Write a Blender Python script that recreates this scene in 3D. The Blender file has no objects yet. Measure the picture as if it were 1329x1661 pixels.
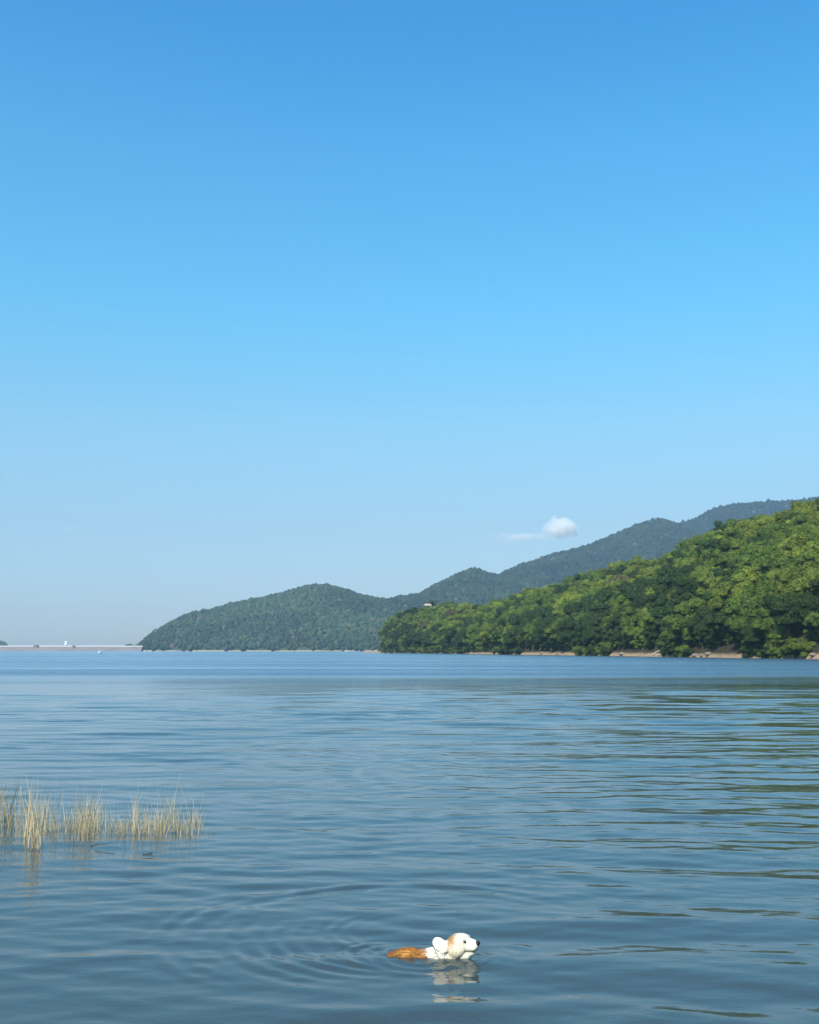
import bpy, bmesh, math, random
import numpy as np
from mathutils import Vector, Matrix, Euler

random.seed(7); rng = np.random.default_rng(7)
S = bpy.context.scene
R = math.radians

# ------------------------------------------------------------------ camera
F, CXP, CYP, HOR, CAMH = 1800.0, 664.5, 830.5, 1054.5, 1.75     # photo pixels (1329 x 1661), metres
PITCH = math.atan((HOR - CYP) / F)
cam = bpy.data.cameras.new('camera'); cam.sensor_fit = 'HORIZONTAL'; cam.sensor_width = 36
cam.lens = F / 1329 * 36; cam.clip_start = 0.05; cam.clip_end = 60000
camo = bpy.data.objects.new('camera', cam); S.collection.objects.link(camo)
camo.location = (0, 0, CAMH); camo.rotation_euler = (R(90) + PITCH, 0, 0); S.camera = camo

# ------------------------------------------------------------------ sky and sun
SUN_EL, SUN_AZ = 44.0, 208.0          # azimuth clockwise from +Y: behind the camera, a little to its left
w = bpy.data.worlds.new('World'); S.world = w; w.use_nodes = True
nt = w.node_tree; nt.nodes.clear()
wo = nt.nodes.new('ShaderNodeOutputWorld'); bg = nt.nodes.new('ShaderNodeBackground')
sky = nt.nodes.new('ShaderNodeTexSky'); sky.sky_type = 'NISHITA'; sky.sun_disc = False
sky.sun_elevation = R(SUN_EL); sky.sun_rotation = R(SUN_AZ)
sky.altitude = 100; sky.air_density = 1.0; sky.dust_density = 0.6; sky.ozone_density = 1.6
hsv = nt.nodes.new('ShaderNodeHueSaturation'); hsv.inputs['Saturation'].default_value = 1.12
gam = nt.nodes.new('ShaderNodeGamma'); gam.inputs['Gamma'].default_value = 1.0
tint = nt.nodes.new('ShaderNodeMix'); tint.data_type = 'RGBA'; tint.blend_type = 'MULTIPLY'; tint.inputs[0].default_value = 1
tc = nt.nodes.new('ShaderNodeTexCoord'); sep = nt.nodes.new('ShaderNodeSeparateXYZ')
rmp = nt.nodes.new('ShaderNodeValToRGB')
SKYTINT = [(0.0, (.46, .49, .62)), (.03, (.44, .485, .62)), (.113, (.63, .67, .665)), (.195, (.71, .935, .87)), (.30, (.505, 1.17, 1.15)), (.42, (.40, 1.19, 1.29)), (.512, (.225, 1.1, 1.34)), (.8, (.20, 1.0, 1.3))]
while len(rmp.color_ramp.elements) < len(SKYTINT): rmp.color_ramp.elements.new(0.5)
for e, (p, c) in zip(rmp.color_ramp.elements, SKYTINT): e.position = p; e.color = (*[v / 2 for v in c], 1)
nt.links.new(tc.outputs['Generated'], sep.inputs[0]); nt.links.new(sep.outputs['Z'], rmp.inputs[0])
nt.links.new(sky.outputs[0], hsv.inputs['Color']); nt.links.new(hsv.outputs[0], gam.inputs[0])
nt.links.new(gam.outputs[0], tint.inputs[6]); nt.links.new(rmp.outputs[0], tint.inputs[7])
dbl = nt.nodes.new('ShaderNodeVectorMath'); dbl.operation = 'SCALE'; dbl.inputs['Scale'].default_value = 2.0
nt.links.new(tint.outputs[2], dbl.inputs[0]); nt.links.new(dbl.outputs[0], bg.inputs[0]); bg.inputs[1].default_value = 0.13
nt.links.new(bg.outputs[0], wo.inputs[0])
sl = bpy.data.lights.new('sun', 'SUN'); sl.energy = 5.0; sl.angle = R(0.5); sl.color = (1.0, 0.93, 0.82)
so = bpy.data.objects.new('sun', sl); S.collection.objects.link(so); so.location = (0, 0, 50)
sd = Vector((math.sin(R(SUN_AZ)) * math.cos(R(SUN_EL)), math.cos(R(SUN_AZ)) * math.cos(R(SUN_EL)), math.sin(R(SUN_EL))))
so.rotation_euler = sd.to_track_quat('Z', 'Y').to_euler()

S.view_settings.view_transform = 'Standard'; S.view_settings.look = 'None'
S.view_settings.exposure = 0.45; S.view_settings.gamma = 1.0
S.render.engine = 'CYCLES'
S.cycles.use_denoising = True
S.cycles.max_bounces = 12; S.cycles.transparent_max_bounces = 16; S.cycles.volume_bounces = 10
S.cycles.caustics_reflective = False; S.cycles.caustics_refractive = False

# ------------------------------------------------------------------ helpers
ST, CT = math.sin(PITCH), math.cos(PITCH)
def slope_a(px, py):
    """lateral ratio X/Y and vertical slope dZ/dY of the photo pixel's line of sight"""
    cx, cy = (px - CXP) / F, (CYP - py) / F
    d = CT - cy * ST
    return cx / d, (ST + cy * CT) / d
def on_water(px, py, z=0.0):
    a, s = slope_a(px, py); Y = (z - CAMH) / s
    return Vector((a * Y, Y, z))
def at_depth(px, py, Y):
    a, s = slope_a(px, py); return Vector((a * Y, Y, CAMH + s * Y))

def tag(o, label=None, cat=None, group=None, kind=None):
    if label: o['label'] = label
    if cat: o['category'] = cat
    if group: o['group'] = group
    if kind: o['kind'] = kind
    return o
def link(name, me, mat=None, parent=None, loc=None):
    o = bpy.data.objects.new(name, me); S.collection.objects.link(o)
    if mat is not None and me is not None and len(me.materials) == 0: me.materials.append(mat)
    if parent: o.parent = parent
    if loc is not None: o.location = loc
    return o
def np_mesh(name, V, Fc, smooth=False, color=None, cname='tone'):
    V = np.asarray(V, dtype=np.float32); Fc = np.asarray(Fc, dtype=np.int32)
    me = bpy.data.meshes.new(name); n = Fc.shape[1]
    me.vertices.add(len(V)); me.vertices.foreach_set('co', V.ravel())
    me.loops.add(Fc.size); me.loops.foreach_set('vertex_index', Fc.ravel())
    me.polygons.add(len(Fc)); me.polygons.foreach_set('loop_start', np.arange(0, Fc.size, n, dtype=np.int32))
    me.update(calc_edges=True)
    me.polygons.foreach_set('use_smooth', np.full(len(Fc), smooth))
    if color is not None:
        at = me.color_attributes.new(cname, 'FLOAT_COLOR', 'POINT')
        c = np.ones((len(V), 4), dtype=np.float32); c[:, :3] = color if color.ndim == 2 else color[:, None]
        at.data.foreach_set('color', c.ravel())
    me.update(); return me
def grid_faces(nr, nc):
    i = np.arange(nr * nc).reshape(nr, nc)
    return np.stack([i[:-1, :-1], i[:-1, 1:], i[1:, 1:], i[1:, :-1]], -1).reshape(-1, 4)

_perm = np.random.default_rng(99).random((256, 256))
def vnoise(x, y):
    xi, yi = np.floor(x).astype(int), np.floor(y).astype(int)
    fx, fy = x - xi, y - yi; fx = fx * fx * (3 - 2 * fx); fy = fy * fy * (3 - 2 * fy)
    g = lambda a, b: _perm[a & 255, b & 255]
    return (g(xi, yi) * (1 - fx) + g(xi + 1, yi) * fx) * (1 - fy) + (g(xi, yi + 1) * (1 - fx) + g(xi + 1, yi + 1) * fx) * fy
def fbm(x, y, o=4):
    s, a, t = 0, 1, 0
    for k in range(o):
        s = s + a * vnoise(x * 2 ** k + 17.3 * k, y * 2 ** k + 9.1 * k); t += a; a *= .5
    return s / t * 2 - 1

def tube(pts, rad, seg=8, cap=True):
    """tapered tube along points, returns V, F(quads)"""
    pts = [Vector(p) for p in pts]; V = []; Fq = []
    for i, p in enumerate(pts):
        d = (pts[min(i + 1, len(pts) - 1)] - pts[max(i - 1, 0)]).normalized()
        u = d.cross(Vector((0.31, 0.9, 0.13))).normalized(); v = d.cross(u)
        for k in range(seg):
            t = 2 * math.pi * k / seg; V.append(p + (u * math.cos(t) + v * math.sin(t)) * rad[i])
    for i in range(len(pts) - 1):
        for k in range(seg):
            a, b = i * seg + k, i * seg + (k + 1) % seg
            Fq.append((a, b, b + seg, a + seg))
    if cap:
        for base, rev in ((0, True), ((len(pts) - 1) * seg, False)):
            c = len(V); V.append(pts[0] if rev else pts[-1])
            for k in range(0, seg, 2):
                q = (c, base + k, base + (k + 1) % seg, base + (k + 2) % seg)
                Fq.append(q[::-1] if rev else q)
    return [tuple(v) for v in V], Fq
def join(parts):
    V, Fq, n = [], [], 0
    for v, f in parts:
        V += list(v); Fq += [tuple(i + n for i in q) for q in f]; n += len(v)
    return V, Fq
def box(x0, x1, y0, y1, z0, z1):
    V = [(x, y, z) for x in (x0, x1) for y in (y0, y1) for z in (z0, z1)]
    return V, [(0, 1, 3, 2), (4, 6, 7, 5), (0, 4, 5, 1), (2, 3, 7, 6), (0, 2, 6, 4), (1, 5, 7, 3)]
def pyobj(name, parts, mat, parent=None, smooth=False, loc=None, bevel=0):
    V, Fq = join(parts); me = bpy.data.meshes.new(name); me.from_pydata(V, [], Fq)
    if smooth: me.polygons.foreach_set('use_smooth', [True] * len(me.polygons))
    me.update(); o = link(name, me, mat, parent, loc)
    if bevel:
        b = o.modifiers.new('bevel', 'BEVEL'); b.width = bevel; b.segments = 2
    return o

def mat(name, color=(.5, .5, .5), rough=.8, spec=.3, noise=0, nscale=5, bump=0, stretch=(1, 1, 1), color2=None):
    m = bpy.data.materials.new(name); m.use_nodes = True; t = m.node_tree; b = t.nodes['Principled BSDF']
    b.inputs['Roughness'].default_value = rough; b.inputs['Specular IOR Level'].default_value = spec
    b.inputs['Base Color'].default_value = (*color, 1)
    if noise or color2 or bump:
        g = t.nodes.new('ShaderNodeNewGeometry') if False else t.nodes.new('ShaderNodeTexCoord')
        mp = t.nodes.new('ShaderNodeMapping'); mp.inputs['Scale'].default_value = stretch
        n = t.nodes.new('ShaderNodeTexNoise'); n.inputs['Scale'].default_value = nscale; n.inputs['Detail'].default_value = 6
        n.inputs['Roughness'].default_value = .65
        t.links.new(g.outputs['Object'], mp.inputs[0]); t.links.new(mp.outputs[0], n.inputs['Vector'])
        r = t.nodes.new('ShaderNodeValToRGB'); r.color_ramp.elements[0].position = .3; r.color_ramp.elements[1].position = .7
        c2 = color2 or tuple(max(0, c * (1 - noise)) for c in color)
        c1 = color if color2 else tuple(min(1, c * (1 + noise)) for c in color)
        r.color_ramp.elements[0].color = (*c2, 1); r.color_ramp.elements[1].color = (*c1, 1)
        t.links.new(n.outputs[0], r.inputs[0]); t.links.new(r.outputs[0], b.inputs['Base Color'])
        if bump:
            bp = t.nodes.new('ShaderNodeBump'); bp.inputs['Strength'].default_value = bump; bp.inputs['Distance'].default_value = .05
            t.links.new(n.outputs[0], bp.inputs['Height']); t.links.new(bp.outputs[0], b.inputs['Normal'])
    return m

def foliage_mat(name, use_attr=False, scale=1.0):
    """leaf colour = the object's own colour (or a per-plant attribute) varied a little from clump to clump"""
    m = bpy.data.materials.new(name); m.use_nodes = True; t = m.node_tree; b = t.nodes['Principled BSDF']
    if use_attr:
        s = t.nodes.new('ShaderNodeAttribute'); s.attribute_name = 'tone'; src = s.outputs['Color']
    else:
        s = t.nodes.new('ShaderNodeObjectInfo'); src = s.outputs['Color']
    at = t.nodes.new('ShaderNodeAttribute'); at.attribute_name = 'leafvar'
    mx = t.nodes.new('ShaderNodeMix'); mx.data_type = 'RGBA'; mx.blend_type = 'MULTIPLY'; mx.inputs[0].default_value = 1
    t.links.new(src, mx.inputs[6])
    if use_attr: mx.inputs[7].default_value = (1, 1, 1, 1)
    else: t.links.new(at.outputs['Color'], mx.inputs[7])
    t.links.new(mx.outputs[2], b.inputs['Base Color'])
    b.inputs['Roughness'].default_value = .7; b.inputs['Specular IOR Level'].default_value = .08
    tr = t.nodes.new('ShaderNodeBsdfTranslucent'); t.links.new(mx.outputs[2], tr.inputs[0])
    ms = t.nodes.new('ShaderNodeMixShader'); ms.inputs[0].default_value = .12
    t.links.new(b.outputs[0], ms.inputs[1]); t.links.new(tr.outputs[0], ms.inputs[2])
    t.links.new(ms.outputs[0], t.nodes['Material Output'].inputs[0])
    return m

M_crown = foliage_mat('foliage'); M_wood_stuff = foliage_mat('woodland_foliage', True)
M_bark = mat('bark', (.10, .08, .06), .9, .2, .4, 3, .5, (3, 3, .6))
M_paint = mat('white_paint', (.8, .8, .78), .6, .3, .05, 2)
M_dark = mat('dark_opening', (.03, .03, .035), .5, .4)

def ground_mat(name, sand, floor, z0, z1, patch=.06):
    """bare bank by the water, leaf litter and soil higher up"""
    m = bpy.data.materials.new(name); m.use_nodes = True; t = m.node_tree; b = t.nodes['Principled BSDF']
    g = t.nodes.new('ShaderNodeNewGeometry'); sp = t.nodes.new('ShaderNodeSeparateXYZ'); t.links.new(g.outputs['Position'], sp.inputs[0])
    n = t.nodes.new('ShaderNodeTexNoise'); n.inputs['Scale'].default_value = patch; n.inputs['Detail'].default_value = 8
    n.inputs['Roughness'].default_value = .7
    t.links.new(g.outputs['Position'], n.inputs['Vector'])
    ad = t.nodes.new('ShaderNodeMath'); ad.operation = 'MULTIPLY_ADD'; ad.inputs[1].default_value = (z1 - z0) * 1.6; ad.inputs[2].default_value = -(z1 - z0) * .8
    t.links.new(n.outputs[0], ad.inputs[0])
    s2 = t.nodes.new('ShaderNodeMath'); s2.operation = 'ADD'; t.links.new(ad.outputs[0], s2.inputs[0]); t.links.new(sp.outputs['Z'], s2.inputs[1])
    mr = t.nodes.new('ShaderNodeMapRange'); mr.inputs['From Min'].default_value = z0; mr.inputs['From Max'].default_value = z1
    t.links.new(s2.outputs[0], mr.inputs[0])
    n2 = t.nodes.new('ShaderNodeTexNoise'); n2.inputs['Scale'].default_value = patch * 9; n2.inputs['Detail'].default_value = 6
    t.links.new(g.outputs['Position'], n2.inputs['Vector'])
    sr = t.nodes.new('ShaderNodeValToRGB'); sr.color_ramp.elements[0].position = .35; sr.color_ramp.elements[1].position = .65
    sr.color_ramp.elements[0].color = (*[c * .6 for c in sand], 1); sr.color_ramp.elements[1].color = (*sand, 1)
    fr = t.nodes.new('ShaderNodeValToRGB'); fr.color_ramp.elements[0].position = .35; fr.color_ramp.elements[1].position = .65
    fr.color_ramp.elements[0].color = (*[c * .6 for c in floor], 1); fr.color_ramp.elements[1].color = (*floor, 1)
    t.links.new(n2.outputs[0], sr.inputs[0]); t.links.new(n2.outputs[0], fr.inputs[0])
    mx = t.nodes.new('ShaderNodeMix'); mx.data_type = 'RGBA'
    t.links.new(mr.outputs[0], mx.inputs[0]); t.links.new(sr.outputs[0], mx.inputs[6]); t.links.new(fr.outputs[0], mx.inputs[7])
    t.links.new(mx.outputs[2], b.inputs['Base Color']); b.inputs['Roughness'].default_value = .95; b.inputs['Specular IOR Level'].default_value = .15
    bp = t.nodes.new('ShaderNodeBump'); bp.inputs['Strength'].default_value = .6; bp.inputs['Distance'].default_value = .3
    t.links.new(n2.outputs[0], bp.inputs['Height']); t.links.new(bp.outputs[0], b.inputs['Normal'])
    return m

# ------------------------------------------------------------------ water
DOG = on_water(700, 1553)
def wave_height(X, Y, dcol, drow):
    r = np.random.default_rng(21); H = np.zeros_like(X)
    patch = .75 + .55 * fbm(X * .12 + 3, Y * .07 + 5, 3)
    patch2 = .9 + .6 * fbm(X * .35 + 30, Y * .22 + 8, 3)
    for i in range(150):
        lam = .13 * (5.5 / .13) ** (i / 149.) * r.uniform(.93, 1.07)
        th = r.normal(0.05, .20 if lam > .5 else .34)
        kx, ky = 2 * math.pi / lam * math.sin(th), 2 * math.pi / lam * math.cos(th)
        sl = .0100 * (1.0 if lam > .30 else .72) * (1.35 if .25 < lam < 1.3 else 1) * (.30 if lam > 3.2 else .75 if lam > 2.3 else 1)                     # slope of this component
        amp = sl * lam / (2 * math.pi)
        ph = r.uniform(0, 6.283)
        res = np.clip((2 * math.pi / max(abs(ky), 1e-3)) / (drow * 3.2) - .6, 0, 1) * np.clip((2 * math.pi / max(abs(kx), 1e-3)) / (dcol * 3.2) - .6, 0, 1)
        p = patch if lam > .5 else patch2
        if lam > 1.6: p = p * np.clip((Y - 7) / 14, .08, 1)
        H += amp * p * res * np.sin(kx * X + ky * Y + ph + .5 * np.sin(X * .31 + i) )
    near = np.clip((Y - 11) / 14, 0, 1)
    H *= .70 + .30 * near
    # wake of the swimming dog: rings left behind it, spreading from where it has been
    def ring(cx, cy, r0, lam, wd, A, a0=None, aw=1.2):
        dx, dy = X - cx, Y - cy; rr = np.hypot(dx, dy)
        g = A * np.sin(2 * math.pi * (rr - r0) / lam) * np.exp(-((rr - r0) / wd) ** 2)
        if a0 is not None:
            an = np.arctan2(dy, dx); da = np.abs((an - a0 + math.pi) % (2 * math.pi) - math.pi)
            g = g * np.exp(-(da / aw) ** 4)
        return g * (.9 + .9 * wn)
    wn = fbm(X * 1.7 + 9, Y * 2.6 + 2, 3)
    dx, dy = DOG.x, DOG.y
    cx, cy = dx - .14, dy + .60
    H += ring(cx, cy, 1.34, .24, .17, .0048, 1.9, 1.25)
    H += ring(cx - .1, cy, 1.42, .16, .14, .0022, 3.3, .9)
    H += ring(cx, cy - .05, 1.08, .15, .16, .0030, 3.6, .8)
    H += ring(cx, cy - .08, .80, .12, .18, .0030, 3.8, .8)
    H += ring(cx + .1, cy, .55, .11, .14, .0018, 3.6, 1.2)
    H += ring(dx - .05, dy, .22, .10, .12, .0034)
    H += ring(dx - .22, dy + .05, .26, .10, .10, .0032, 3.1, 1.3)
    H += ring(dx + .16, dy - .02, .16, .07, .07, .0024)
    H += ring(dx + .22, dy + .06, .34, .20, .10, .0036, .1, .7)
    return H

def build_water():
    rowpix = np.concatenate([np.arange(2100, 1680, -5.0), np.arange(1680, 1250, -1.1), np.arange(1250, 1170, -.7), np.arange(1170, 1088, -.38)])
    s = np.array([slope_a(664.5, p)[1] for p in rowpix]); Yr = -CAMH / s
    far = np.geomspace(Yr[-1] * 1.02, 9000, 70); Y = np.concatenate([Yr, far])
    near = np.array([-6.0, -2.0, 0.0, .6]); near = near[near < Y[0]]
    acore = np.linspace(-.62, .62, 740)
    aext = np.array([-6, -3, -1.8, -1.2, -.9, -.74, -.66])
    A = np.concatenate([aext, acore, -aext[::-1]])
    drow = np.gradient(Y)
    YY, AA = np.meshgrid(Y, A, indexing='ij'); XX = AA * YY
    DR = np.repeat(np.abs(drow)[:, None], len(A), 1); DC = np.repeat(np.gradient(A)[None], len(Y), 0) * YY
    H = wave_height(XX, YY, np.abs(DC), DR)
    H *= np.clip((72 + 16 * fbm(XX * .035 + 2, YY * .05, 3) - YY) / 26, 0, 1) * np.clip((.64 - np.abs(AA)) / .03, 0, 1)
    # flat rows from the shore side up to the first wave row
    V = np.stack([XX, YY, H], -1)
    pre = []
    for yv in near:
        k = max(Y[0], .1); pre.append(np.stack([A * k, np.full_like(A, yv), np.zeros_like(A)], -1))
    V = np.concatenate([np.array(pre), V], 0) if pre else V
    nr, nc = V.shape[:2]
    return np_mesh('lake_water', V.reshape(-1, 3), grid_faces(nr, nc), True)

def water_mat():
    m = bpy.data.materials.new('lake_water'); m.use_nodes = True; t = m.node_tree; t.nodes.clear()
    N = t.nodes.new; L = t.links.new
    out = N('ShaderNodeOutputMaterial'); g = N('ShaderNodeNewGeometry')
    sp = N('ShaderNodeSeparateXYZ'); L(g.outputs['Position'], sp.inputs[0])
    def noise(scale, sx, sy, det=3, rough=.55):
        mp = N('ShaderNodeMapping'); mp.inputs['Scale'].default_value = (sx, sy, 1); L(g.outputs['Position'], mp.inputs[0])
        n = N('ShaderNodeTexNoise'); n.inputs['Scale'].default_value = scale; n.inputs['Detail'].default_value = det
        n.inputs['Roughness'].default_value = rough; L(mp.outputs[0], n.inputs['Vector']); return n.outputs[0]
    def maprange(v, a, b, c, d):
        r = N('ShaderNodeMapRange'); r.interpolation_type = 'SMOOTHSTEP'
        for k, x in zip(('From Min', 'From Max', 'To Min', 'To Max'), (a, b, c, d)): r.inputs[k].default_value = x
        L(v, r.inputs[0]); return r.outputs[0]
    # breeze: beyond the calm near water the surface is ruffled
    pn = noise(.02, .45, 1.6, 3)
    ya = N('ShaderNodeMath'); ya.operation = 'MULTIPLY_ADD'; ya.inputs[1].default_value = 60; L(pn, ya.inputs[0]); L(sp.outputs['Y'], ya.inputs[2])
    wind = maprange(ya.outputs[0], 68, 122, 0, 1)
    fine = noise(9, .45, 1, 3); mid = noise(1.3, .4, 1.0, 5, .6)
    bp = N('ShaderNodeBump'); bp.inputs['Distance'].default_value = 1.0
    L(maprange(wind, 0, 1, .0022, .0022), bp.inputs['Distance']); L(fine, bp.inputs['Height'])
    bp2 = N('ShaderNodeBump'); L(mid, bp2.inputs['Height']); L(bp.outputs[0], bp2.inputs['Normal'])
    gust = N('ShaderNodeMath'); gust.operation = 'MULTIPLY'; L(maprange(wind, 0, 1, .010, .24), gust.inputs[0]); L(maprange(noise(.035, .25, 2.2, 4), .38, .62, .35, 1.15), gust.inputs[1]); L(gust.outputs[0], bp2.inputs['Distance'])
    rough = maprange(wind, 0, 1, .03, .20)
    fr = N('ShaderNodeFresnel'); fr.inputs['IOR'].default_value = 1.333; L(bp2.outputs[0], fr.inputs['Normal'])
    gl = N('ShaderNodeBsdfGlossy'); L(rough, gl.inputs['Roughness']); L(bp2.outputs[0], gl.inputs['Normal']); gl.inputs['Color'].default_value = (1, 1, 1, 1)
    df = N('ShaderNodeBsdfDiffuse'); df.inputs['Color'].default_value = (.031, .052, .068, 1)
    tp = N('ShaderNodeBsdfTransparent'); tp.inputs['Color'].default_value = (.62, .80, .86, 1)
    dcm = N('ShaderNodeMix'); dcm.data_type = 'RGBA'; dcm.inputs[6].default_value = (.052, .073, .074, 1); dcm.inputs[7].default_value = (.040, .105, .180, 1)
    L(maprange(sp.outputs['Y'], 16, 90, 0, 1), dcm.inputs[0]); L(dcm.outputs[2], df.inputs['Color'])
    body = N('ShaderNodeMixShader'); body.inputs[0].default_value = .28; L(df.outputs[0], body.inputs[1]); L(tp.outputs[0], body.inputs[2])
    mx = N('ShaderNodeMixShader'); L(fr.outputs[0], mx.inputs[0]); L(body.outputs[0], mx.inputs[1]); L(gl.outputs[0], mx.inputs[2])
    L(mx.outputs[0], out.inputs[0]); return m
water = link('lake_water', build_water(), water_mat()); tag(water, 'rippled blue lake water with rings behind the swimming dog', kind='structure')

def build_bed():
    Y = np.concatenate([[-400, -60, -12, -6, -2, 0, 1, 2.5, 4, 6, 9, 14, 30], np.geomspace(60, 14000, 14)])
    X = np.concatenate([-np.geomspace(6, 12000, 18)[::-1], np.linspace(-4, 4, 5), np.geomspace(6, 12000, 18)])
    YY, XX = np.meshgrid(Y, X, indexing='ij')
    Z = np.interp(YY, [-400, -60, -12, -4, 0, 2.5, 6, 14, 60, 20000], [14, 4, 1.2, .5, .15, -.25, -.9, -1.6, -6, -8]) + .06 * fbm(XX * .3, YY * .3, 2)
    return np_mesh('lake_bed', np.stack([XX, YY, Z], -1).reshape(-1, 3), grid_faces(len(Y), len(X)), True)
bed = link('ground', build_bed(), ground_mat('silt', (.16, .13, .09), (.12, .11, .07), .2, 2.5, .8))
tag(bed, 'silty lake bed and low bank carrying the water', kind='structure')

# ------------------------------------------------------------------ terrain
class Hill:
    """heightfield over (a = X/Y, Y): rises from its shore to a ridge and falls away behind"""
    def __init__(s, shore, ridge, depth, tree_h, back, rough=1.0, bank=1.0, power=.8, seed=0):
        sa = [slope_a(p[0], HOR)[0] for p in shore]; s.sa, s.sD = sa, [p[1] for p in shore]
        ra, rs = zip(*[slope_a(*p) for p in ridge]); s.ra, s.rs = ra, rs
        s.da = [slope_a(p[0], 950)[0] for p in depth]; s.dD = [p[1] for p in depth]
        s.th, s.back, s.rough, s.bank, s.power, s.seed = tree_h, back, rough, bank, power, seed
        s.a0, s.a1 = max(min(sa), min(ra)), min(max(sa), max(ra))
    def shoreD(s, a): return np.interp(a, s.sa, s.sD) + 2.5 * s.rough * fbm(a * 60 + s.seed, a * 0, 3)
    def ridgeD(s, a): return np.maximum(np.interp(a, s.da, s.dD), s.shoreD(a) + 8)
    def H(s, a, Y):
        sD, rD = s.shoreD(a), s.ridgeD(a)
        hr = np.maximum(CAMH + rD * np.interp(a, s.ra, s.rs) - s.th * np.interp(a, [s.a0, s.a0 + .02], [.4, 1]), .3)
        t = (Y - sD) / (rD - sD)
        up = hr * np.clip(t, 0, 1) ** s.power
        back = hr * (1 - np.clip((Y - rD) / s.back, 0, 1) ** 1.6)
        h = np.where(t < 1, up, back)
        h = h + s.rough * 2.2 * fbm(a * Y * .03 + s.seed, Y * .03, 4) * np.clip(t * 4, 0, 1) * np.clip((1.06 - t) * 6, .15, 1)
        h = h + s.rough * 5.0 * fbm(a * Y * .009 + s.seed, Y * .006, 3) * np.clip(t * 2, 0, 1) * np.clip((1.0 - t) * 3, 0, 1)
        bank = s.bank * np.clip((Y - sD) / 2.5, 0, 1)
        h = np.maximum(h, 0) + bank
        h = np.where(Y < sD, np.maximum((Y - sD) * .25, -3), h)
        return np.where(Y > rD + s.back, -2, h)
    def mesh(s, name, na=200, nt=80):
        a = np.linspace(s.a0, s.a1, na); t = np.concatenate([[-.12, -.03, -.005, 0, .004, .01, .02], np.linspace(.03, 1, nt), np.linspace(1.03, 1.15, 6)])
        AA, TT = np.meshgrid(a, t); sD, rD = s.shoreD(AA), s.ridgeD(AA)
        YY = np.where(TT <= 1, sD + TT * (rD - sD), rD + (TT - 1) / .15 * s.back * 1.05)
        V = np.stack([AA * YY, YY, s.H(AA, YY)], -1)
        return np_mesh(name, V.reshape(-1, 3), grid_faces(*AA.shape), True)

G_near = ground_mat('sandy_bank', (.34, .24, .15), (.045, .038, .02), .55, 1.2, .12)
G_far = ground_mat('far_bank', (.42, .36, .28), (.05, .07, .03), .9, 1.5, .02)

near = Hill(shore=[(590, 712), (615, 700), (700, 573), (750, 505), (830, 425), (950, 350), (1060, 300), (1190, 252), (1329, 217), (1500, 188), (1750, 160)],
            ridge=[(590, 1056), (610, 1052), (615, 1034), (622, 1018), (634, 1006), (655, 994), (690, 987), (730, 985), (770, 990), (800, 982), (850, 967), (900, 952), (950, 940), (1000, 926), (1050, 914), (1100, 893), (1150, 868), (1200, 853), (1260, 840), (1329, 826), (1500, 775), (1750, 730)],
            depth=[(590, 716), (615, 716), (650, 690), (700, 668), (800, 620), (900, 575), (1000, 520), (1100, 470), (1200, 420), (1329, 370), (1500, 340), (1750, 320)],
            tree_h=8.5, back=160, rough=.8, bank=.45, power=.85, seed=5)
link('hill', near.mesh('hill', 260, 90), G_near)
tag(bpy.data.objects['hill'], 'near wooded hillside sloping down to a sandy shore on the right', kind='structure')

far = [
 ('headland hill', Hill([(205, 1640), (222, 1620), (400, 1560), (620, 1500), (760, 1460)],
    [(205, 1056), (219, 1054), (226, 1047), (240, 1034), (250, 1027), (275, 1010), (300, 997), (330, 989), (350, 986), (375, 979), (400, 973), (440, 966), (470, 958), (500, 949), (530, 948), (560, 955), (600, 969), (640, 972), (690, 985), (760, 1020)],
    [(205, 1660), (222, 1700), (300, 1820), (520, 1980), (760, 1900)], 6, 400, 1.6, 1.2, .7, 11)),
 ('second hill', Hill([(560, 1720), (1000, 1600)],
    [(560, 1040), (600, 985), (630, 972), (650, 967), (680, 963), (720, 940), (765, 922), (785, 927), (810, 934), (860, 950), (930, 985), (1000, 1030)],
    [(560, 2200), (765, 2350), (1000, 2200)], 6, 500, 2.2, 1.2, .75, 23)),
 ('third hill', Hill([(760, 1900), (1250, 1800)],
    [(760, 960), (800, 936), (825, 926), (850, 914), (900, 899), (950, 885), (980, 874), (1000, 866), (1030, 853), (1060, 842), (1085, 845), (1110, 855), (1160, 880), (1250, 930)],
    [(760, 2600), (1060, 2800), (1250, 2700)], 6, 600, 2.5, 1.2, .8, 37)),
 ('fourth hill', Hill([(1020, 2200), (1900, 1900)],
    [(1020, 900), (1080, 862), (1105, 850), (1130, 841), (1160, 824), (1190, 818), (1230, 815), (1280, 814), (1329, 807), (1500, 780), (1900, 760)],
    [(1020, 3300), (1329, 3400), (1900, 3200)], 6, 600, 3.0, 1.2, .85, 51)),
 ('left hill', Hill([(-900, 2300), (6, 2300)],
    [(-900, 1010), (-400, 1000), (-100, 1034), (-30, 1044), (-4, 1048), (6, 1054)],
    [(-900, 3000), (6, 2900)], 5, 500, 2.0, 1.2, .8, 67)),
]
for nm, h in far:
    o = link('hill', h.mesh('hill', 180, 70), G_far); tag(o, 'hazy wooded ' + nm + ' beyond the lake', kind='structure')

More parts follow.
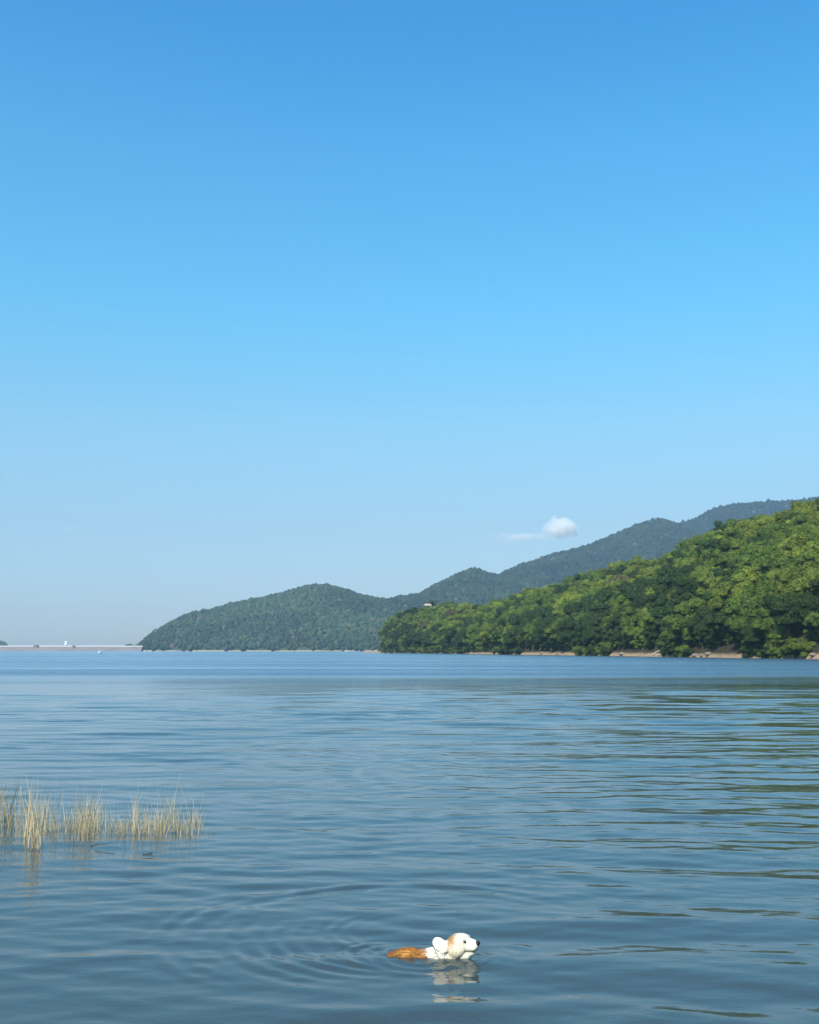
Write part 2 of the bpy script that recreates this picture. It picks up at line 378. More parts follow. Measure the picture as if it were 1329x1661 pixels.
# ------------------------------------------------------------------ woods on the far hills (one mass each)
ico = bmesh.new(); bmesh.ops.create_icosphere(ico, subdivisions=1, radius=1.0)
ICV = np.array([v.co[:] for v in ico.verts]); ICF = np.array([[v.index for v in f.verts] for f in ico.faces]); ico.free()
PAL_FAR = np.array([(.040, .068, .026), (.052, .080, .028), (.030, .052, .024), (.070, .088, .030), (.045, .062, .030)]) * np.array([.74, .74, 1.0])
def far_wood(h, sp, label, dark=1.0):
    a0, a1 = h.a0, h.a1; P = []
    area_pts = []
    r = np.random.default_rng(h.seed)
    n = int(4e5)
    a = r.uniform(a0, a1, n); t = r.uniform(0.0, 1.10, n)
    sD, rD = h.shoreD(a), h.ridgeD(a); Y = sD + np.where(t <= 1, t * (rD - sD), (rD - sD) + (t - 1) * h.back * 2)
    X = a * Y
    # thin to one plant per cell of size sp
    key = np.floor(X / sp).astype(np.int64) * 100003 + np.floor(Y / sp).astype(np.int64)
    _, idx = np.unique(key, return_index=True)
    a, Y, X = a[idx], Y[idx], X[idx]
    Z = h.H(a, Y); k = (Z > 1.6)
    a, X, Y, Z = a[k], X[k], Y[k], Z[k]; n = len(X)
    patch = fbm(X * .012 + 4, Y * .012, 3)
    rad = r.uniform(.55, .85, n) * sp * (1 + .25 * patch); hh = rad * r.uniform(.7, 1.15, n) * np.where(r.random(n) < .02, 1.35, 1)
    jit = 1 + r.uniform(-.2, .2, (n, len(ICV), 1))
    base = ICV[None] * jit
    V = base * np.stack([rad, rad, hh], -1)[:, None] + np.stack([X, Y, Z + hh * .45], -1)[:, None]
    Fc = ICF[None] + (np.arange(n) * len(ICV))[:, None, None]
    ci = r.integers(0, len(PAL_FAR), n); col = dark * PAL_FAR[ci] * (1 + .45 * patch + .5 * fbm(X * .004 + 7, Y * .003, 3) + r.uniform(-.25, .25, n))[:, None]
    brown = (r.random(n) < .02)[:, None]; col = np.where(brown, np.array([.11, .09, .06]), col)
    C = np.repeat(col[:, None], len(ICV), 1) * (1 + r.uniform(-.2, .2, (n, len(ICV), 1)))
    me = np_mesh('woodland', V.reshape(-1, 3), Fc.reshape(-1, 3), False, np.clip(C.reshape(-1, 3), .008, 1).astype(np.float32))
    o = link('woodland', me, M_wood_stuff); tag(o, label, kind='stuff'); print('far wood', label, n)
far_wood(far[0][1], 6.2, 'hazy dark green woods covering the far headland')
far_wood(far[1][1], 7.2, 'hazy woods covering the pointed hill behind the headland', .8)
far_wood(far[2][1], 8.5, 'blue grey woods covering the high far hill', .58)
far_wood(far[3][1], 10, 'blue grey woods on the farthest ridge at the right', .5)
far_wood(far[4][1], 12, 'distant woods beyond the dam at the left')

# ------------------------------------------------------------------ trees of the near hillside
def leaf_cloud(lumps, nleaf, size, r, core=True):
    """leaf clumps spread over the shells of several lumps (centre, radii)"""
    Vs, Fs, Cs = [], [], []; n0 = 0
    w = np.array([l[1][0] * l[1][1] for l in lumps]); w = w / w.sum()
    for (c, rr), wi in zip(lumps, w):
        c, rr = np.array(c), np.array(rr); k = int(nleaf * wi)
        d = r.normal(size=(k, 3)); d /= np.linalg.norm(d, axis=1)[:, None]
        d[:, 2] = np.where(d[:, 2] < -.35, -d[:, 2], d[:, 2])
        f = 1 - .22 * r.random(k) ** 2 + .06 * r.normal(size=k)
        p = c + d * rr * f[:, None]
        nrm = d / rr; nrm /= np.linalg.norm(nrm, axis=1)[:, None]; nrm = nrm + r.normal(scale=.42, size=(k, 3)); nrm /= np.linalg.norm(nrm, axis=1)[:, None]
        u = np.cross(nrm, r.normal(size=(k, 3))); u /= np.linalg.norm(u, axis=1)[:, None]; v = np.cross(nrm, u)
        s = size * r.uniform(.6, 1.35, k)[:, None]
        q = np.stack([p + u * s, p + v * s * .7, p - u * s, p - v * s * .7], 1)
        Vs.append(q.reshape(-1, 3)); Fs.append(np.arange(k * 4).reshape(k, 4) + n0); n0 += 4 * k
        tone = r.uniform(.86, 1.12); cc = tone * r.uniform(.78, 1.22, k)
        hue = r.uniform(-.06, .06)
        col = np.stack([cc * (1 + hue), cc, cc * (1 - hue)], -1); Cs.append(np.repeat(col, 4, 0))
        if core:
            cv = c + ICV * rr * .80; Vs.append(cv)
            tri = np.concatenate([ICF, ICF[:, 2:3]], 1)   # kept as quads below
            cs = np.full((len(cv), 3), tone * .9); Cs.append(cs)
            Fs.append(('t', ICF + n0)); n0 += len(cv)
    return Vs, Fs, Cs
def crown_mesh(name, lumps, nleaf, size, seed):
    r = np.random.default_rng(seed); Vs, Fs, Cs = leaf_cloud(lumps, nleaf, size, r)
    V = np.concatenate(Vs); C = np.concatenate(Cs)
    tris = []
    for f in Fs:
        if isinstance(f, tuple): tris.append(f[1])
        else: tris.append(f[:, [0, 1, 2]]); tris.append(f[:, [0, 2, 3]])
    T = np.concatenate(tris)
    me = np_mesh(name, V, T, False, C.astype(np.float32), 'leafvar'); me.materials.append(M_crown)
    return me, V, T, C
CROWNS = []     # unit trees: total height 1, crown radius about .36
def make_crowns():
    r = np.random.default_rng(5)
    for k in range(12):
        kind = ('broad', 'broad', 'round', 'round', 'tall', 'tall', 'broad', 'round', 'tall', 'spread', 'spread', 'bush')[k]
        lumps = []
        nl = {'broad': 32, 'round': 28, 'tall': 28, 'spread': 30, 'bush': 14}[kind]
        cz, rx, rz = {'broad': (.56, .38, .36), 'round': (.54, .33, .39), 'tall': (.52, .25, .44), 'spread': (.60, .44, .30), 'bush': (.38, .52, .36)}[kind]
        for i in range(nl):
            d = r.normal(size=3); d /= np.linalg.norm(d); d[2] = abs(d[2]) * (1 if r.random() < .58 else -.95)
            q = r.uniform(.45, .95)
            c = (d[0] * rx * q, d[1] * rx * q, cz + d[2] * rz * q)
            s = r.uniform(.075, .130) * (1.15 if kind in ('broad', 'bush') else 1)
            lumps.append((c, (s * r.uniform(.9, 1.3), s * r.uniform(.9, 1.3), s * r.uniform(.85, 1.2))))
        lumps.append(((0, 0, cz), (rx * .6, rx * .6, rz * .7)))
        CROWNS.append((kind, lumps, *crown_mesh('crown', lumps, 4200, .0165, 100 + k)))
make_crowns()
def trunk_mesh(seed):
    r = random.Random(seed); lean = r.uniform(-.05, .05); parts = []
    parts.append(tube([(0, 0, -.06), (0, 0, .02), (lean * .4, .01, .25), (lean, 0, .5), (lean * 1.3, .01, .78)], [.034, .026, .020, .015, .004], 8))
    for k in range(5):
        t = r.uniform(.25, .55); an = k * 1.257 + r.uniform(-.4, .4); l = r.uniform(.16, .26)
        b = Vector((lean * t * 2, 0, t)); e = b + Vector((math.cos(an) * l, math.sin(an) * l, l * .9))
        parts.append(tube([b, b.lerp(e, .5) + Vector((0, 0, .015)), e], [.011, .008, .003], 6))
    V, Fq = join(parts); me = bpy.data.meshes.new('trunk'); me.from_pydata(V, [], Fq); me.materials.append(M_bark)
    me.polygons.foreach_set('use_smooth', [True] * len(me.polygons)); return me
TRUNKS = [trunk_mesh(k) for k in range(4)]

TONES = {'yellow-green': (.165, .205, .030), 'olive green': (.124, .162, .028), 'mid green': (.092, .138, .024),
         'dark green': (.036, .060, .016), 'brownish': (.105, .090, .042)}
def project(p):
    """world -> photo pixel"""
    x, y, z = p[0], p[1], p[2] - CAMH
    d = y * CT + z * ST; u = -y * ST + z * CT
    return CXP + F * x / d, CYP - F * u / d
def place_trees():
    r = np.random.default_rng(3); out = []
    n = 30000
    a = r.uniform(near.a0, near.a1, n); t = r.uniform(0, 1.0, n) ** 1.05
    sD, rD = near.shoreD(a), near.ridgeD(a)
    Y = sD + .6 + t * (rD - sD + 14)
    X = a * Y; Z = near.H(a, Y)
    gaps = [(765, 800, 2.5), (845, 935, 4.5), (990, 1080, 5.0), (1118, 1198, 5.5), (1308, 1345, 5)]  # photo x of the bare sand strips
    taken = {}; cell = 6.0
    for i in range(n):
        px, py = project((X[i], Y[i], Z[i]))
        if px > 1640 or px < 624: continue
        off = Y[i] - sD[i]
        if any(g0 < px < g1 and off < gw * .8 for g0, g1, gw in gaps): continue
        if Z[i] < .15: continue
        if 680 < px < 716 and Y[i] > rD[i] - 7 and Y[i] < rD[i] + 6: continue      # clearing round the white house
        hgt = r.uniform(8, 13.5) if t[i] < .96 else r.uniform(7, 10.5)
        edge = off < 9
        if edge: hgt = r.uniform(6.5, 13)
        if px < 645: hgt *= .85
        sp = hgt * .38
        cx, cy = int(X[i] // cell), int(Y[i] // cell); ok = True
        for ii in (-1, 0, 1):
            for jj in (-1, 0, 1):
                for (qx, qy, qs) in taken.get((cx + ii, cy + jj), ()):
                    if (qx - X[i]) ** 2 + (qy - Y[i]) ** 2 < ((sp + qs) * .5) ** 2: ok = False
        if not ok: continue
        taken.setdefault((cx, cy), []).append((X[i], Y[i], sp))
        pz = float(fbm(np.array([X[i] * .022]), np.array([Y[i] * .022]), 3)[0]); q = r.random()
        v = pz * .8 + r.normal() * .34 - .03 - (.26 if t[i] < .28 else 0)  # low-slope trees pushed to darker tones: shade at the hill's foot put into leaf colour
        tone = ('yellow-green' if v > .34 else 'olive green' if v > .02 else 'mid green' if v > -.32 else 'dark green')
        if q < .014: tone = 'brownish'
        if edge and r.random() < .45: tone = 'dark green' if r.random() < .5 else 'mid green'
        k = int(r.integers(0, 11))
        out.append(dict(x=X[i], y=Y[i], z=Z[i], h=hgt, k=k, tone=tone, px=px, py=py, t=t[i], off=off, rot=r.uniform(0, 6.28),
                        w=r.uniform(.95, 1.3), bush=False))
    # bushes and low branches along the waterline and under the trees
    yv = 165.0
    while yv < 700:
        for row, (o0, o1) in enumerate(((-.2, .8), (2.2, 4.2), (5.5, 9), (10, 15), (16, 24))):
            aa = float(np.interp(-yv, [-d for d in near.sD], near.sa)); y0 = yv + r.uniform(-1.2, 1.2)
            sd_ = float(near.shoreD(np.array([aa]))[0]); off = r.uniform(o0, o1); y = sd_ + off; x = aa * y
            z = float(near.H(np.array([aa]), np.array([y]))[0]); px, py = project((x, y, z))
            ingap = any(g0 < px < g1 and off < gw for g0, g1, gw in gaps)
            if px > 1420 or px < 619 or ingap or r.random() < .12: continue
            h_ = r.uniform(2.6, 6.0) if row == 0 else r.uniform(2.2, 5.0)
            out.append(dict(x=x, y=y, z=z - .3, h=h_, k=11, tone=('mid green', 'dark green', 'dark green', 'olive green')[int(r.integers(0, 4))], px=px, py=py, t=0,
                        off=off, rot=r.uniform(0, 6.28), w=r.uniform(.85, 1.15), bush=True))
        yv += r.uniform(2.2, 3.6) * (yv / 330) ** .5
    return out
trees = place_trees()
# which ones show largest: front to back on a coarse picture
scr = np.zeros((900, 1400), bool)
for T in sorted(trees, key=lambda T: T['y']):
    cx, cy = project((T['x'], T['y'], T['z'] + T['h'] * (.62 if not T['bush'] else .4)))
    rx = F / T['y'] * T['h'] * .34 * T['w']; ry = F / T['y'] * T['h'] * .36
    x0, x1, y0, y1 = int(max(0, cx - rx)), int(min(1329, cx + rx + 1)), int(max(300, cy - ry)), int(min(1199, cy + ry + 1))
    T['vis'] = 0
    if x1 <= x0 or y1 <= y0: continue
    yy, xx = np.mgrid[y0:y1, x0:x1]; m = ((xx - cx) / rx) ** 2 + ((yy - cy) / ry) ** 2 < 1
    sub = scr[y0 - 300:y1 - 300, x0:x1]; T['vis'] = int((m & ~sub).sum()); sub |= m
    T['cx'], T['cy'] = cx, cy
big = sorted([T for T in trees if T['vis'] > 12 and not T['bush']], key=lambda T: -T['vis'])[:300]
bushes = sorted([T for T in trees if T['bush'] and T['vis'] > 8], key=lambda T: -T['vis'])[:200]
ids = {id(T) for T in big + bushes}; rest = [T for T in trees if id(T) not in ids]
print('trees', len(trees), 'individual', len(big), 'bushes', len(bushes), 'rest', len(rest))

def zone(T):
    t = T['off'] / max(1.0, float(near.ridgeD(np.array([T['x'] / T['y']]))[0] - near.shoreD(np.array([T['x'] / T['y']]))[0]))
    row = 'at the water\'s edge' if T['off'] < 9 else 'low on the slope' if t < .3 else 'halfway up the slope' if t < .62 else 'high on the slope' if t < .9 else 'on the hill crest'
    px = T['cx']
    col = ('on the tip of the point' if px < 665 else 'below the white house' if px < 730 else 'right of the white house' if px < 790 else
           'above the sand\'s start' if px < 870 else 'above first sand strip' if px < 945 else
           'left of the arched driftwood' if px < 1040 else 'above the arched driftwood' if px < 1105 else
           'above the orange bank' if px < 1200 else 'right of the orange bank' if px < 1275 else 'at the right photo edge')
    return row, col
def labels(L, noun):
    cls = {}
    for T in L:
        row, col = zone(T); kind = CROWNS[T['k']][0]
        shape = {'broad': 'broad', 'round': 'round-topped', 'tall': 'narrow', 'spread': 'wide-spreading', 'bush': 'low'}[kind]
        if T['bush']: row = 'touching the water' if T['off'] < 1.5 else 'just behind the waterline' if T['off'] < 5 else 'deeper under the trees'; shape = 'taller' if T['h'] > 3.9 else 'low'
        cls.setdefault((T['tone'], shape, row, col), []).append(T)
    for (tone, shape, row, col), m in cls.items():
        m.sort(key=lambda T: T['cx'])
        base = f"{shape} {tone} {noun} {row} {col}".replace('  ', ' ')
        names = {1: [''], 2: ['left ', 'right '], 3: ['leftmost ', 'middle ', 'rightmost ']}.get(len(m), [o + ' ' for o in ('first', 'second', 'third', 'fourth', 'fifth', 'sixth', 'seventh', 'eighth', 'ninth', 'tenth', 'eleventh', 'twelfth')])
        if len(m) > 12: names = [''] * len(m)
        for T, q in zip(m, names): T['label'] = (q + base).strip()
labels(big, 'tree'); labels(bushes, 'bush')
for T in big + bushes:
    nm = 'bush' if T['bush'] else 'tree'
    e = bpy.data.objects.new(nm, None); S.collection.objects.link(e); e.empty_display_size = 1
    e.location = (T['x'], T['y'], T['z']); e.rotation_euler = (0, 0, T['rot']); s = T['h']; e.scale = (s * T['w'], s * T['w'], s)
    tag(e, T['label'], nm, 'bushes along the waterline' if T['bush'] else 'trees covering the near hillside')
    c = link('crown', CROWNS[T['k']][2], None, e); tn = np.array(TONES[T['tone']]) * (1 + .28 * (random.random() - .5)); c.color = (*tn, 1)
    link('stem' if T['bush'] else 'trunk', TRUNKS[T['k'] % 4], None, e)
# the trees that hardly show, as one mass
Vs, Ts, Cs, n0 = [], [], [], 0
for T in rest:
    kind, lumps, me, V, Tr, C = CROWNS[T['k']]
    if T['vis'] < 3 and T['px'] < 1340 and T['off'] > 25 and random.random() < .35: continue
    sub = Tr[rng.random(len(Tr)) < (.30 if T['px'] < 1340 else .2)]
    uq, inv = np.unique(sub, return_inverse=True); v = V[uq] * np.array([1.15, 1.15, 1.0]); c, s_ = math.cos(T['rot']), math.sin(T['rot'])
    cen = v.copy(); v = np.stack([v[:, 0] * c - v[:, 1] * s_, v[:, 0] * s_ + v[:, 1] * c, v[:, 2]], -1) * T['h'] * np.array([T['w'], T['w'], 1]) + np.array([T['x'], T['y'], T['z']])
    Vs.append(v); Ts.append(inv.reshape(-1, 3) + n0); n0 += len(v); Cs.append(C[uq] * np.array(TONES[T['tone']]))
    # keep closed inner lumps so the mass stays dense
    for (cc, rr) in lumps:
        cv = (np.array(cc) + ICV * np.array(rr) * .9); cv = np.stack([cv[:, 0] * c - cv[:, 1] * s_, cv[:, 0] * s_ + cv[:, 1] * c, cv[:, 2]], -1) * T['h'] * np.array([T['w'], T['w'], 1]) + np.array([T['x'], T['y'], T['z']])
        Vs.append(cv); Ts.append(ICF + n0); n0 += len(cv); Cs.append(np.repeat(np.array(TONES[T['tone']])[None], len(cv), 0))
me = np_mesh('woodland', np.concatenate(Vs), np.concatenate(Ts), False, np.concatenate(Cs).astype(np.float32))
tag(link('woodland', me, M_wood_stuff), 'mass of mixed green treetops filling the near hillside between the larger trees', kind='stuff')

# ------------------------------------------------------------------ white house on the point, driftwood on the shore
def stand(px, py_guess, Y):
    a = slope_a(px, py_guess)[0]; return Vector((a * Y, Y, float(near.H(np.array([a]), np.array([Y]))[0])))
a_h = slope_a(694, 986)[0]; Yh = float(near.ridgeD(np.array([a_h]))[0]) - 4
p = at_depth(694, 981.5, Yh); zt = p.z; gz = float(near.H(np.array([a_h]), np.array([Yh]))[0])
hs = bpy.data.objects.new('house', None); S.collection.objects.link(hs); hs.location = (p.x, p.y, gz); hs.rotation_euler = (0, 0, .12)
tag(hs, 'small white house with dark doorway standing in the treetops of the point', 'house')
wall_h = max(3.0, zt - gz - .3)
M_cream = mat('cream_render', (.42, .37, .31), .8, .2, .15, 1)
M_roof = mat('grey_roof', (.55, .5, .45), .8, .2, .15, 1)
pyobj('wall', [box(-1.9, 1.9, -1.6, 1.6, -.5, wall_h)], M_cream, hs, bevel=.04)
rv = [(-2.5, -2.0, wall_h + .004), (2.5, -2.0, wall_h + .004), (2.5, 2.0, wall_h + .004), (-2.5, 2.0, wall_h + .004), (-1.4, 0, wall_h + 1.1), (1.4, 0, wall_h + 1.1)]
pyobj('roof', [(rv, [(0, 1, 5, 4), (2, 3, 4, 5), (0, 3, 2, 1)]), (rv, [(1, 2, 5, 5)[:4]])] if False else [(rv + [rv[4], rv[5]], [(0, 1, 5, 4), (2, 3, 4, 5), (3, 2, 1, 0), (0, 4, 6, 3), (1, 2, 7, 5)])], M_cream, hs)
pyobj('doorway', [box(-.1, 1.0, -1.66, -1.604, wall_h - 2.1, wall_h - .35)], M_dark, hs)
pyobj('window', [box(-1.6, -.8, -1.66, -1.604, wall_h - 1.5, wall_h - .7)], M_dark, hs)
p2 = at_depth(711, 980, Yh); g2 = float(near.H(np.array([p2.x / p2.y]), np.array([Yh]))[0])
V, Fq = tube([(0, 0, 0), (0, 0, p2.z - g2)], [.34, .28], 10); V2, F2 = tube([(0, 0, p2.z - g2 + .003), (0, 0, p2.z - g2 + .25)], [.55, .35], 10)
po = pyobj('white_post', [(V, Fq), (V2, F2)], M_cream, None, True, (p2.x, p2.y, g2)); tag(po, 'thin white pillar standing right of the small white house', 'pillar')

M_rock = mat('shore_rock', (.20, .17, .13), .9, .2, .3, 3, .3)
M_drift = mat('driftwood', (.42, .36, .28), .9, .2, .25, 6, .4)
c = on_water(1074, 1064); a_c = c.x / c.y; yb = float(near.shoreD(np.array([a_c]))[0]) + .9
pts = [(-2.6 + 5.2 * k / 12, .2 * math.sin(k), 1.35 * math.sin(math.pi * k / 12) ** .8 - .1) for k in range(13)]
parts = [tube(pts, [.16 - .007 * k for k in range(13)], 8), tube([(-.9, .1, 1.05), (-.4, .3, .7), (.4, .5, .15)], [.07, .06, .03], 6), tube([(1.0, 0, 1.0), (1.7, -.2, 1.25), (2.3, -.3, 1.2)], [.06, .04, .015], 6), tube([(-3.0, .4, .12), (-.5, .2, .22), (2.6, -.1, .1)], [.12, .13, .06], 8)]
dw = pyobj('driftwood', parts, M_drift, None, True, (a_c * yb, yb, float(near.H(np.array([a_c]), np.array([yb]))[0]) - .1))
tag(dw, 'pale arched fallen tree trunk lying on the sandy shore under the trees', 'driftwood')
rocks = []
for k, px in enumerate((1116, 1128, 1139, 1150, 880, 905, 1010, 1320)):
    a_ = slope_a(px, HOR)[0]; yb = float(near.shoreD(np.array([a_]))[0]) + random.uniform(.4, 1.4); bmr = bmesh.new(); bmesh.ops.create_icosphere(bmr, subdivisions=2, radius=1)
    for v in bmr.verts: v.co *= 1 + .25 * (random.random() - .5)
    s = random.uniform(.35, .8); bmesh.ops.scale(bmr, verts=bmr.verts, vec=(s * 1.5, s, s * .7)); me = bpy.data.meshes.new('rock'); bmr.to_mesh(me); bmr.free()
    o = link('rock', me, M_rock, None, (a_ * yb, yb, float(near.H(np.array([a_]), np.array([yb]))[0]) + s * .15))
    wh = {0: 'leftmost of four left of the orange bank', 1: 'second of four left of the orange bank', 2: 'third of four left of the orange bank', 3: 'at the left end of the orange bank', 4: 'on the first sand strip, left one', 5: 'on the first sand strip, right one', 6: 'on the sand left of the arched driftwood', 7: 'by the right photo edge'}[k]
    tag(o, 'pale shore rock ' + wh, 'rock', 'rocks on the near shore')

# ------------------------------------------------------------------ dam, its buildings, the boat
M_conc = mat('dam_concrete', (.19, .165, .155), .9, .2, .18, .05, .2, (1, 1, 4))
DY = 1620.0
xl, xr = at_depth(-900, 1050, DY).x, at_depth(232, 1050, DY).x
dz = at_depth(100, 1048.5, DY).z
dam = bpy.data.objects.new('dam', None); S.collection.objects.link(dam); dam.location = (0, DY, 0); tag(dam, 'long low grey dam with white parapet closing the lake at left', 'dam')
prof = [(-14, -1), (-2.5, dz), (3.5, dz), (20, -1)]
V = [(x, y, z) for x in (xl, xr) for y, z in prof]; pyobj('wall', [(V, [(0, 1, 2, 3), (7, 6, 5, 4), (0, 4, 5, 1), (1, 5, 6, 2), (2, 6, 7, 3), (0, 3, 7, 4)])], M_conc, dam)
pyobj('parapet', [box(xl, xr, -2.4, -2.0, dz + .004, dz + .8)], M_paint, dam)
pyobj('berm', [(( [(xl, -15.5, -1), (xl, -12, .9), (xl, -10, .9), (xr, -15.5, -1), (xr, -12, .9), (xr, -10, .9)]), [(0, 1, 4, 3), (1, 2, 5, 4)])], M_conc, dam)
def at_dam(px): return at_depth(px, 1050, DY).x
tw = bpy.data.objects.new('control_tower', None); S.collection.objects.link(tw); tw.location = (at_dam(107), DY, dz); tag(tw, 'small white domed tower standing on top of the dam', 'tower')
pyobj('wall', [tube([(0, 0, 0), (0, 0, 5.6)], [1.9, 1.8], 16)], M_paint, tw, True)
pyobj('roof', [tube([(0, 0, 5.604), (0, 0, 6.4), (0, 0, 7.2), (0, 0, 7.7)], [2.2, 2.0, 1.3, .3], 16)], M_paint, tw, True)
pyobj('doorway', [box(-.5, .5, -2.0, -1.85, 0.01, 2.1)], M_dark, tw)
M_brick = mat('brown_wall', (.22, .17, .14), .9, .2, .2, 1)
for px, wd, zt, lb in ((60, 4.0, 2.2, 'squat brown gatehouse bulging over the dam wall left of the tower'), (121, 2.4, 1.3, 'tiny brown hut on the dam just right of the white tower')):
    g = bpy.data.objects.new('gatehouse', None); S.collection.objects.link(g); g.location = (at_dam(px), DY - 5.2, dz - (4 if px == 60 else 1.5)); tag(g, lb, 'gatehouse')
    hgt = zt + (4 if px == 60 else 1.5)
    pyobj('wall', [box(-wd / 2 * 1.4, wd / 2 * 1.4, -1.8, 2.4, -2, hgt - .8)], M_brick, g)
    pyobj('roof', [([(-wd * .8, -2.1, hgt - .796), (wd * .8, -2.1, hgt - .796), (wd * .8, 2.7, hgt - .796), (-wd * .8, 2.7, hgt - .796), (-wd * .5, .3, hgt + .1), (wd * .5, .3, hgt + .1)], [(0, 1, 5, 4), (2, 3, 4, 5), (3, 2, 1, 0)])], M_brick, g)
bp_ = on_water(163, 1059.6)
bt = bpy.data.objects.new('boat', None); S.collection.objects.link(bt); bt.location = bp_; bt.rotation_euler = (0, 0, .9); tag(bt, 'tiny white boat far out on the lake before the dam', 'boat')
hv, n = [], 9
for k in range(n):
    u = k / (n - 1); wd = .62 * math.sin(math.pi * min(1, .25 + u * .75)) ** .7 if u < 1 else .02
    for (s_, zz) in ((-1, .42 + .12 * u), (-.7, -.1), (.7, -.1), (1, .42 + .12 * u)): hv.append((-1.4 + 2.8 * u, s_ * max(wd, .02), zz))
hf = [(k * 4 + j, k * 4 + (j + 1) % 4, k * 4 + 4 + (j + 1) % 4, k * 4 + 4 + j) for k in range(n - 1) for j in range(4)] + [(0, 3, 2, 1), (n * 4 - 4, n * 4 - 3, n * 4 - 2, n * 4 - 1)]
pyobj('hull', [(hv, hf)], M_paint, bt); pyobj('cabin', [box(-.7, .3, -.4, .4, .52, 1.05)], M_paint, bt, bevel=.05)

# ------------------------------------------------------------------ reeds and twigs
def reed_mat():
    m = bpy.data.materials.new('reed'); m.use_nodes = True; t = m.node_tree; b = t.nodes['Principled BSDF']
    a = t.nodes.new('ShaderNodeAttribute'); a.attribute_name = 'tone'; t.links.new(a.outputs['Color'], b.inputs['Base Color'])
    b.inputs['Roughness'].default_value = .6; b.inputs['Specular IOR Level'].default_value = .3; return m
M_reed = reed_mat()
STRAW = np.array([(.56, .43, .23), (.46, .35, .20), (.58, .51, .37), (.27, .24, .12), (.15, .15, .07), (.46, .33, .16)])
def stems(items, r, parent=None, name='reeds', loc=(0, 0, 0)):
    """items: (x, y, height, lean x, lean y, thick, colour index) - each stem a bent tapering three-sided blade"""
    V, Fc, C = [], [], []; n = 7
    for (x, y, h, lx, ly, th, ci) in items:
        b0 = len(V); col = STRAW[ci] * r.uniform(.8, 1.15); droop = r.uniform(-.04, .04)
        for k in range(n):
            u = k / (n - 1); z = -.28 + (h + .28) * u; q = max(0, z) ** 1.5 / max(h, .05) ** .5
            cx, cy = x + lx * q + droop * u * u, y + ly * q; rad = th * (1 - .8 * u ** 2)
            for j in range(3):
                an = 2.09 * j + x * 50; V.append((cx + rad * math.cos(an) - loc[0], cy + rad * math.sin(an) - loc[1], z)); C.append(col * (.75 + .3 * u))
        for k in range(n - 1):
            for j in range(3):
                p_ = b0 + k * 3 + j; q_ = b0 + k * 3 + (j + 1) % 3; Fc.append((p_, q_, q_ + 3, p_ + 3))
    me = np_mesh(name, V, Fc, False, np.array(C, dtype=np.float32)); return link(name, me, M_reed, parent, loc)
rr = np.random.default_rng(12)
def spray(pxa, pxb, pya, pyb, n, h0, h1, cols, th=.0023, tallp=.1, tall=.35, spread=.16):
    L = []; cen = [on_water(rr.uniform(pxa, pxb), rr.uniform(pya, pyb)) for _ in range(max(3, n // 9))]
    for k in range(n):
        p = cen[int(rr.integers(len(cen)))].copy(); p.x += rr.normal(0, .032); p.y += rr.normal(0, .07); h = rr.uniform(h0, h1)
        if rr.random() < tallp: h += rr.uniform(.1, tall)
        L.append((p.x, p.y, h, rr.normal(0, spread), rr.normal(0, spread), th * rr.uniform(.6, 1.5), int(rr.choice(cols)))) 
    return L
bedL = spray(-420, 60, 1318, 1362, 460, .08, .34, [0, 1, 2, 3, 4, 5], tallp=.2, tall=.25)
bedL += spray(50, 160, 1326, 1352, 230, .08, .28, [0, 1, 2, 3, 4], tallp=.15, tall=.2)
bedL += spray(140, 335, 1330, 1356, 430, .04, .17, [0, 1, 2, 3, 4, 2], tallp=.10, tall=.3)
bedL += spray(60, 335, 1336, 1357, 520, .02, .10, [0, 1, 3, 4, 5, 2], th=.003, tallp=0)
bedL += spray(-420, 60, 1330, 1362, 300, .02, .14, [0, 1, 3, 4, 5], th=.003, tallp=0)
bedL += spray(-420, 320, 1310, 1330, 160, .05, .25, [0, 2, 2, 1], th=.0022)
tag(stems(bedL, rr), 'straw coloured reeds growing in shallow water at the left', kind='stuff')
for (pa, pb, ya, yb, n, h0, h1, cols, tp, tl, lb) in (
    (22, 62, 1350, 1386, 60, .22, .48, [0, 5, 0, 2], .25, .22, 'dense golden reed tuft standing nearest at the far left'),
    (-6, 14, 1340, 1352, 34, .22, .42, [1, 3, 4, 0], .3, .2, 'greenish reed tuft cut by the left photo edge'),
    (84, 150, 1345, 1366, 48, .14, .34, [0, 3, 1, 2], .25, .2, 'upright olive and straw reed tuft right of the golden one'),
    (208, 232, 1344, 1354, 20, .16, .34, [2, 2, 0], .35, .34, 'pale reed tuft with the tallest thin stems'),
    (245, 280, 1346, 1358, 28, .12, .30, [0, 3, 2], .25, .15, 'golden green reed tuft between the tall pale one and the end'),
    (284, 334, 1346, 1356, 22, .10, .28, [2, 1, 4], .3, .15, 'thin sparse reed tuft at the right end of the bed')):
    c = on_water((pa + pb) / 2, (ya + yb) / 2)
    tag(stems(spray(pa, pb, ya, yb, n, h0, h1, cols, .0031, tp, tl, .14), rr, None, 'reed_tuft', (c.x, c.y, 0)), lb, 'reed tuft', 'reed tufts in the shallow water')
M_twig = mat('wet_twig', (.035, .028, .022), .5, .5, .3, 20)
def twig(lst, rad, lb):
    P = [[on_water(*q, .003 + .003 * math.sin(3 * i)) for i, q in enumerate(l)] for l in lst]; o0 = P[0][0]
    o = pyobj('twig', [tube([p - o0 for p in l], [rad * (1 - .6 * k / len(l)) for k in range(len(l))], 6) for l in P], M_twig, None, True, o0); tag(o, lb, 'twig')
twig([[(147, 1373), (160, 1370), (172, 1370), (180, 1367), (192, 1368)], [(172, 1370), (165, 1368)]], .0045, 'longest dark forked twig floating in front of the reeds')
